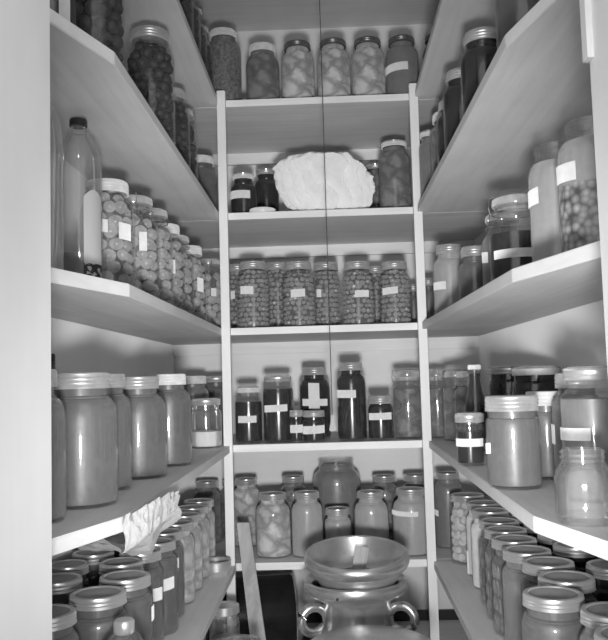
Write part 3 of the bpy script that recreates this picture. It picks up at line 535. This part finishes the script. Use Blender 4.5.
    ('mason_jar', 5, 0.3607, 1.7603, 0.094, 0.178, 0.82, 'beans', 0.93, 'ring', [], 'rearmost of three green bean jars, bottom right shelf', 'jars along the edge of the bottom right shelf'),
    ('mason_jar', 5, 0.353, 1.662, 0.094, 0.178, 0.82, 'beans', 0.93, 'ring', [], 'middle of three green bean jars, bottom right shelf', 'jars along the edge of the bottom right shelf'),
    ('mason_jar', 5, 0.3476, 1.5648, 0.094, 0.178, 0.82, 'beans', 0.93, 'ring', [], 'nearest of three green bean jars, bottom right shelf', 'jars along the edge of the bottom right shelf'),
    ('mason_jar', 5, 0.347, 1.464, 0.094, 0.178, 0.82, 'sauce_mid', 0.93, 'ring', [], 'smooth grey jar just before the green bean jars', 'jars along the edge of the bottom right shelf'),
    ('mason_jar', 5, 0.3587, 1.3688, 0.094, 0.178, 0.82, 'sauce_dark', 0.93, 'ring', [], 'jar second behind the foremost jar of bottom right shelf', 'jars along the edge of the bottom right shelf'),
    ('mason_jar', 5, 0.3583, 1.2665, 0.094, 0.178, 0.82, 'sauce_dark', 0.93, 'ring', [], 'jar close behind the foremost jar of bottom right shelf', 'jars along the edge of the bottom right shelf'),
    ('mason_jar', 5, 0.3125, 1.1742, 0.094, 0.178, 0.82, 'sauce', 0.93, 'ring', [], 'foremost jar of pale sauce with bright highlight, bottom right shelf edge', 'jars along the edge of the bottom right shelf'),
    ('mason_jar', 5, 0.367, 1.085, 0.094, 0.178, 0.82, 'sauce_mid', 0.93, 'ring', [], 'jar right of the foremost pale sauce jar, by the wall', 'jars along the edge of the bottom right shelf'),
    ('mason_jar', 5, 0.352, 0.985, 0.094, 0.178, 0.82, 'sauce_mid', 0.93, 'ring', [], 'lowest jar in the bottom right corner of the picture', 'jars along the edge of the bottom right shelf'),
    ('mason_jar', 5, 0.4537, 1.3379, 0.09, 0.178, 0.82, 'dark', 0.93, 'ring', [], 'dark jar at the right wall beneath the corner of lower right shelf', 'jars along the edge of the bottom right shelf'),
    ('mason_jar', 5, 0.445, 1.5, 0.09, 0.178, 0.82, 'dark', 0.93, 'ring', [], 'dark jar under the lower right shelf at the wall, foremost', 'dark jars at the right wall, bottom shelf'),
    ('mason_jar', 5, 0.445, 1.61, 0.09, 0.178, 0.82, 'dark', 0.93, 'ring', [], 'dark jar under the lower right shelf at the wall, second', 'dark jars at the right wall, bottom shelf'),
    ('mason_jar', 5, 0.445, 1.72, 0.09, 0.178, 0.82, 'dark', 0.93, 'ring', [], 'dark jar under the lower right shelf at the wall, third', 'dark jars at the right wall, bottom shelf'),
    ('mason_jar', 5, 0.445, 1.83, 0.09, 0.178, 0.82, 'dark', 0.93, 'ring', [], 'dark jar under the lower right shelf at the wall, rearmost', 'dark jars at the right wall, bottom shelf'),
]
for i, j in enumerate(JARS): jar(*j, i)

# ------------------------------------------------------------ bottles
def bottle(name, X, Y, lv, prof, cap, capm, glassm, contm, filltop, text):
    t = empty(name, (X, Y, LV[lv] + .0002), math.atan2(-Y, -X)); tag(t, text, 'bottle')
    b = bmesh.new(); lathe(b, prof, 40); link('glass_body', b, glassm, t)
    if contm:
        b = bmesh.new(); lathe(b, inner(prof, .0025, filltop), 28); link('contents', b, contm, t)
    b = bmesh.new(); lathe(b, cap, 32); link('bottle_cap', b, capm, t)
    return t
def tall_profile(R, H, rn):
    sh = [(rn + .002 + (R - rn - .002) * math.cos(q * PI / 10) ** .9, H * (.66 + .235 * math.sin(q * PI / 10))) for q in range(5)]
    return [(0, .004), (R * .85, 0), (R, .008)] + sh + [ (rn + .002, H * .925), (rn + .004, H * .935), (rn + .001, H * .95), (rn, H * .985)]
R, H = .0375, .292
t = bottle('glass_bottle', -.402, 1.285, 3, tall_profile(R, H, .0125), [(0, H), (.0135, H), (.0145, H - .003), (.0145, H - .012), (.012, H - .012)], 'black_cap', 'clear_glass', 'sauce_mid', H * .22, 'tall empty-looking glass bottle with dark cap and long side label, middle left shelf')
b = bmesh.new(); n = 8; cols = []
a0 = math.radians(38)
for k in range(n + 1):
    a = a0 + (k / n - .5) * .95; cols.append([b.verts.new((rr * math.cos(a), rr * math.sin(a), z)) for rr, z in ((R + .0006, .015), (R + .0006, .155 + .012 * math.sin(k / n * PI)), (R + .001, .155 + .012 * math.sin(k / n * PI)), (R + .001, .015))])
for p, q in zip(cols, cols[1:]):
    for j in range(4): b.faces.new((p[j], p[(j + 1) % 4], q[(j + 1) % 4], q[j]))
lab = link('paper_label', b, 'bottle_label', t, smooth=False)
R, H = .034, .283
bottle('glass_jug', -.402, 1.10, 3, tall_profile(R, H, .013), [(0, H), (.0135, H), (.0145, H - .003), (.0145, H - .014), (.012, H - .014)], 'black_cap', 'clear_glass', None, 0, 'tall glass bottle nearest the left door jamb, mostly cut off by it')
R, H = .028, .225
bottle('glass_bottle', -.447, 1.262, 4, tall_profile(R, H, .010), [(0, H), (.011, H), (.012, H - .003), (.012, H - .03), (.010, H - .03)], 'black_cap', 'jar_glass', 'dark', H * .8, 'dark bottle neck showing behind the big zinc cap by the left jamb')
R, H = .0265, .195
bottle('sauce_bottle', .322, 1.76, 4, [(0, .003), (R * .85, 0), (R, .006), (R, H * .42), (R * .92, H * .55), (R * .66, H * .70), (.0145, H * .82), (.0125, H * .93), (.0125, H * .95)], [(0, H), (.0135, H), (.0145, H - .002), (.0145, H - .010), (.012, H - .010)], 'white_cap', 'jar_glass', 'dark', H * .9, 'slender dark sauce bottle with a flat white cap on lower right shelf')

# ------------------------------------------------------------ white cloth bundle on the second back shelf
z2 = LV[2]
b = bmesh.new(); NU, NV = 150, 44; grid = []
for j in range(NV + 1):
    v = j / NV; row = []
    for i in range(NU):
        a = 2 * PI * i / NU; ca, sa = math.cos(a), math.sin(a)
        if v < .66:
            q = v / .66; hx = .112 + .034 * math.sin(q * PI * .56) ** .8; z = q * .150; hy = .072 + .026 * math.sin(q * PI * .6)
        else:
            q = (v - .66) / .34; s = math.cos(q * PI / 2) ** .5 if q < 1 else 0; hx = .146 * s; hy = .098 * s; z = .150 + .036 * math.sin(q * PI / 2)
        if ca < 0: hx *= .80 + .24 * min(1, v / .6)
        else: hx *= 1.06
        e = .6
        x = hx * abs(ca) ** e * (1 if ca > 0 else -1); y = hy * abs(sa) ** e * (1 if sa > 0 else -1)
        if x > .05: z *= 1 - .34 * ((x - .05) / .10) ** 1.5
        if x < -.05: z *= 1 - .07 * ((-x - .05) / .10)
        p = Vector((x, y, z)); lean = (a * 9 + 2.2 * noise.noise(Vector((x * 8, y * 8, z * 14))) + z * 16)
        amp = max(0, 1 - max(0, v - .55) * 2.6) * (.5 + .9 * (1 - min(1, v / .66)))
        fold = (1 - abs(math.sin(lean))) ** 1.3 * -.030 * amp
        cr = (abs(noise.noise(p * 30)) * -.012 + abs(noise.noise(p * 64 + Vector((3, 1, 2)))) * -.006)
        k = 1 + (fold + cr) / .12
        zr = z + (abs(noise.noise(p * 18 + Vector((5, 0, 0)))) * -.012 + noise.noise(p * 45) * .003) * (v > .1)
        zr += max(0, .5 - v * 3) * .012 * max(0, noise.noise(Vector((x * 30, y * 30, 0))))
        row.append(b.verts.new((x * k, y * k, max(.0004, zr))))
    grid.append(row)
for A, B in zip(grid, grid[1:]):
    for i in range(NU): b.faces.new((A[i], A[(i + 1) % NU], B[(i + 1) % NU], B[i]))
bmesh.ops.remove_doubles(b, verts=b.verts, dist=.0002)
o = link('cloth_bundle', b, 'towel_cloth'); o.location = (.004, 2.31, z2)
tag(o, 'white crumpled cloth draped over a bundle on the second back shelf', 'cloth')

b = bmesh.new(); lathe(b, [(0, .0), (.036, 0), (.0375, .002), (.0375, .0145), (.036, .016), (0, .016)], 40); 
o = link('flat_lid', b, 'white_cap'); o.location = (-.172, 2.245, z2 + .0002); tag(o, 'flat white lid lying before the dark jar left of the cloth', 'lid')

# ------------------------------------------------------------ pull cord with its bell
t = empty('pull_cord', (.0085, 2.0, ZC)); tag(t, 'thin dark pull cord hanging from the ceiling before the shelves', 'cord')
b = bmesh.new(); tube(b, [(0, 0, 0), (.0003, 0, -.6), (0, 0, -1.31)], .0012, 6); link('cord', b, 'cord', t)
b = bmesh.new(); lathe(b, [(0, -1.305), (.003, -1.308), (.004, -1.322), (.0075, -1.336), (.0085, -1.344), (.006, -1.346), (0, -1.346)], 20); link('bell_weight', b, 'cord_bell', t)
b = bmesh.new(); lathe(b, [(0, 0), (.018, 0), (.018, -.006), (.01, -.012), (0, -.012)], 24); link('ceiling_plate', b, 'black_cap', t)

# ------------------------------------------------------------ crumpled paper at the left
PP = [[(-0.2613, 1.01, 0.9408), (-0.2568, 1.06, 0.9403), (-0.2553, 1.13, 0.939), (-0.2577, 1.23, 0.9334), (-0.2602, 1.33, 0.9275), (-0.2613, 1.37, 0.9138)], [(-0.3469, 1.2, 0.8778), (-0.3198, 1.2, 0.8801), (-0.2991, 1.22, 0.8819), (-0.2797, 1.25, 0.8912), (-0.2727, 1.34, 0.8952), (-0.2583, 1.38, 0.892)], [(-0.4276, 1.35, 0.8327), (-0.3992, 1.38, 0.8175), (-0.3575, 1.42, 0.8064), (-0.3221, 1.42, 0.7988), (-0.3038, 1.42, 0.8399), (-0.2644, 1.42, 0.865)]]
PP[0] = [(x + .006, y - .016, z) for x, y, z in PP[0]]
PP.insert(1, [(x - .002, y, HC - .206) for x, y, z in PP[0]])
b = bmesh.new(); R_, C_ = 26, 52
def bil(u, v):
    x = u * 5; y = v * 3; i = min(4, int(x)); j = min(2, int(y)); fx, fy = x - i, y - j
    fx = fx * fx * (3 - 2 * fx) * .5 + fx * .5
    P = lambda a, c: Vector(PP[a][c])
    return (P(j, i) * (1 - fx) + P(j, i + 1) * fx) * (1 - fy) + (P(j + 1, i) * (1 - fx) + P(j + 1, i + 1) * fx) * fy
g = []
for j in range(R_ + 1):
    row = []
    for i in range(C_ + 1):
        p = bil(i / C_, j / R_); q = p * 28
        cr = abs(noise.noise(q)) * .022 + abs(noise.noise(q * 2.1)) * .013 + abs(noise.noise(q * 4.3)) * .005 - .008
        edge = min(1, min(i, C_ - i, j, R_ - j) / 3)
        ed = noise.noise(p * 50) * .006 * (1 - edge)
        row.append(b.verts.new(p + Vector((.45, -.6, .55)) * (cr * (.3 + .7 * edge)) + Vector((ed, 0, ed))))
    g.append(row)
for A, B in zip(g, g[1:]):
    for i in range(C_): b.faces.new((A[i], A[i + 1], B[i + 1], B[i]))
bmesh.ops.solidify(b, geom=list(b.faces), thickness=.0008)
o = link('crumpled_paper', b, 'crumpled_paper'); tag(o, 'crumpled sheet of pale paper stuffed over jars at the left shelf corner', 'paper')

# ------------------------------------------------------------ milk can with a strainer bowl
CX, CY = .051, 1.85
def zz(v): return HC + v
t = empty('milk_can', (CX, CY, 0)); tag(t, 'large dented metal milk can with two ring handles standing before the shelves', 'milk can')
b = bmesh.new(); lathe(b, [(0, .004), (.15, .004), (.155, 0), (.163, .01), (.160, .03), (.160, .30), (.164, .306), (.160, .312), (.158, .39), (.146, .445), (.120, .492), (.094, .532), (.080, .552), (.076, .568), (.076, .60), (.080, .612), (.088, .62)], 72); link('body', b, 'can_metal', t)
b = bmesh.new(); lathe(b, [(.080, .612), (.100, .624), (.113, .630), (.1175, .637), (.119, .646), (.117, .655), (.112, .658), (.106, .655), (.098, .648)], 72); o = link('mouth_rim', b, 'can_metal', t); o.location = (-.003, 0, -.006)
for s in (-1, 1):
    b = bmesh.new(); ring = []
    for k in range(24):
        a = 2 * PI * k / 24; ring.append((s * (.098 + .028 * math.cos(a)), -.02 - .010 * math.cos(a), HC - .535 + .028 * math.sin(a)))
    tube(b, ring, .0105, 10, True); link('handle', b, 'can_metal', t)
b = bmesh.new(); bmesh.ops.create_uvsphere(b, u_segments=12, v_segments=8, radius=.003); o = link('dent_hole', b, 'black_cap', t); o.location = (-.045, -.1115, .633)  # small black bead added to stand in for the dark dent hole in the rim
t = empty('strainer_bowl', (CX + .002, CY, HC - .452)); tag(t, 'round metal strainer bowl sitting in the mouth of the milk can', 'strainer')
b = bmesh.new(); lathe(b, [(.088, 0), (.094, .010), (.100, .018), (.101, .030), (.106, .034), (.116, .038), (.1195, .046), (.1195, .054), (.117, .061), (.112, .064), (.106, .062), (.102, .052), (.092, .030), (.078, .012), (.062, .003), (0, .002)], 72); link('bowl', b, 'can_metal', t); t.rotation_euler.x = math.radians(7.5)
b = bmesh.new(); lathe(b, [(.055, .0015), (.055, .008), (.050, .009), (.049, .0015)], 48); link('strainer_ring', b, 'zinc', t)
b = bmesh.new(); box(b, -.0155, .0155, -.003, .003, 0, .066); bevel(b, .001)
o = link('wooden_paddle', b, 'stick_wood', smooth=False); o.location = (CX + .004, CY + .012, HC - .447); o.rotation_euler = (math.radians(-22), math.radians(12), 0); tag(o, 'short flat piece of wood standing in the strainer bowl', 'wood piece')
# a second vessel in front, only its crown shows
t = empty('milk_can', (.062, 1.46, 0)); tag(t, 'second metal milk can, only its domed lid showing at the bottom edge', 'milk can')
b = bmesh.new(); lathe(b, [(0, .004), (.155, 0), (.160, .01), (.160, .40), (.14, .46), (.10, .52), (.085, .55), (.085, .60)], 64); link('body', b, 'can_metal', t)
b = bmesh.new(); lathe(b, [(.086, .596), (.112, .606), (.117, .616), (.115, .626), (.108, .630), (.07, .634), (.03, .636), (0, .636)], 64); link('lid', b, 'can_metal', t)

# ------------------------------------------------------------ things on the lowest shelf
z6 = LV[6]
t = empty('metal_drum', (-.25, 2.40, z6 + .1085), 0); tag(t, 'black metal drum lying on its side behind the left post', 'drum')
b = bmesh.new(); rr = .108
lathe(b, [(0, -.13), (rr - .006, -.13), (rr, -.126), (rr, .120), (rr - .003, .128), (rr - .010, .126), (rr - .012, .118), (0, .116)], 64)
bmesh.ops.rotate(b, verts=b.verts, cent=(0, 0, 0), matrix=Matrix.Rotation(PI / 2, 3, 'Y')); bmesh.ops.rotate(b, verts=b.verts, cent=(0, 0, 0), matrix=Matrix.Rotation(math.radians(9), 3, 'Z'))
link('drum_body', b, 'black_enamel', t)
b = bmesh.new(); tube(b, [(.1285, (rr - .001) * math.cos(a * PI / 24), (rr - .001) * math.sin(a * PI / 24)) for a in range(48)], .0022, 8, True)
bmesh.ops.rotate(b, verts=b.verts, cent=(0, 0, 0), matrix=Matrix.Rotation(math.radians(9), 3, 'Z')); link('rim', b, 'tin', t)
t = empty('frying_pan', (.012, 2.36, z6 + .0003)); tag(t, 'shallow black pan behind the milk can, left side showing', 'pan')
b = bmesh.new(); lathe(b, [(0, 0), (.075, 0), (.095, .03), (.105, .045), (.108, .047), (.103, .044), (.09, .026), (.072, .004), (0, .004)], 56); link('pan_body', b, 'black_enamel', t)
b = bmesh.new(); box(b, -.19, -.10, -.012, .012, .036, .044); bevel(b, .003); link('handle', b, 'black_enamel', t); t.rotation_euler.z = 1.9
# leaning stick
b = bmesh.new(); p0 = Vector((-.178, 2.045, z6 + .004)); p1 = Vector((-.2375, 2.155, HC - .372))
A = []
for p, wd in ((p0, .021), (p0 * .5 + p1 * .5, .019), (p1, .0165)):
    A.append([b.verts.new(p + Vector((sx * wd, sy * .006, 0))) for sx, sy in ((-1, -1), (1, -1), (1, 1), (-1, 1))])
for P_, Q_ in zip(A, A[1:]):
    for k in range(4): b.faces.new((P_[k], P_[(k + 1) % 4], Q_[(k + 1) % 4], Q_[k]))
b.faces.new(A[0][::-1]); b.faces.new(A[-1]); bevel(b, .0012)
tag(link('wooden_stick', b, 'stick_wood', smooth=False), 'rough wooden stick leaning against the fifth back shelf by left post', 'stick')
# small glass things
def glass_jar(X, Y, z, R, h, text, lidm, contm, rm=.86):
    t = empty('storage_jar', (X, Y, z + .0002), math.atan2(-Y, -X)); tag(t, text, 'jar')
    prof, hs = body_profile(R, h - .003, R * rm, 'x')
    b = bmesh.new(); lathe(b, prof, 40)
    lathe(b, [(R * rm, h - .006), (R * rm + .003, h - .004), (R * rm + .002, h), (R * rm - .004, h - .001), (R * rm - .006, h - .02)], 40); link('glass_body', b, 'clear_glass', t)
    if contm:
        b = bmesh.new(); lathe(b, inner(prof, .003, h * .72), 28); link('contents', b, contm, t)
    if lidm:
        b = bmesh.new(); r = R * rm + .004; lathe(b, [(0, h + .001), (r * .8, h + .001), (r * .86, h + .004), (r, h + .003), (r + .001, h - .014), (r - .001, h - .014)], 40); link('lid', b, lidm, t)
    return t
glass_jar(-.262, 1.93, z6, .036, .262, 'tall glass jar with metal lid and pale wrapper below the left shelf', 'tin', 'sauce')
glass_jar(-.203, 1.68, z6, .055, .258, 'wide clear glass jar whose rim shows at the bottom beside the stick', None, None)
b = bmesh.new(); lathe(b, [(0, .001), (.030, 0), (.033, .004), (.036, .012), (.0385, .013), (.0385, .034), (.036, .036), (.034, .034), (.032, .012), (.028, .006), (0, .005)], 40)
o = link('zinc_cap', b, 'zinc'); o.location = (-.302, 2.085, LV[5] + .0003); tag(o, 'upturned zinc jar cap on the bottom left shelf edge beside the left post', 'lid')
# square flask with a round stopper at the near end of the bottom left shelf
t = empty('square_bottle', (-.294, 1.13, LV[5] + .0003), -.25); tag(t, 'low square glass bottle with round cap at the near left shelf edge', 'bottle')
b = bmesh.new(); r4 = []
for s, z in ((.80, 0), (.97, .004), (1, .01), (1, .120), (.94, .130), (.62, .143), (.45, .148), (.45, .150)):
    q = .028 * s; c = q * .35
    r4.append([b.verts.new((x, y, z)) for x, y in ((q, -q + c), (q, q - c), (q - c, q), (-q + c, q), (-q, q - c), (-q, -q + c), (-q + c, -q), (q - c, -q))])
for A, B in zip(r4, r4[1:]):
    for k in range(8): b.faces.new((A[k], A[(k + 1) % 8], B[(k + 1) % 8], B[k]))
b.faces.new(r4[0][::-1]); link('glass_body', b, 'clear_glass', t)
b = bmesh.new(); box(b, -.024, .024, -.024, .024, .006, .118); bevel(b, .004); link('contents', b, 'sauce', t)
b = bmesh.new(); lathe(b, [(.0125, .146), (.014, .148), (.0145, .162), (.0125, .165), (0, .165)], 32); link('bottle_cap', b, 'tin', t)
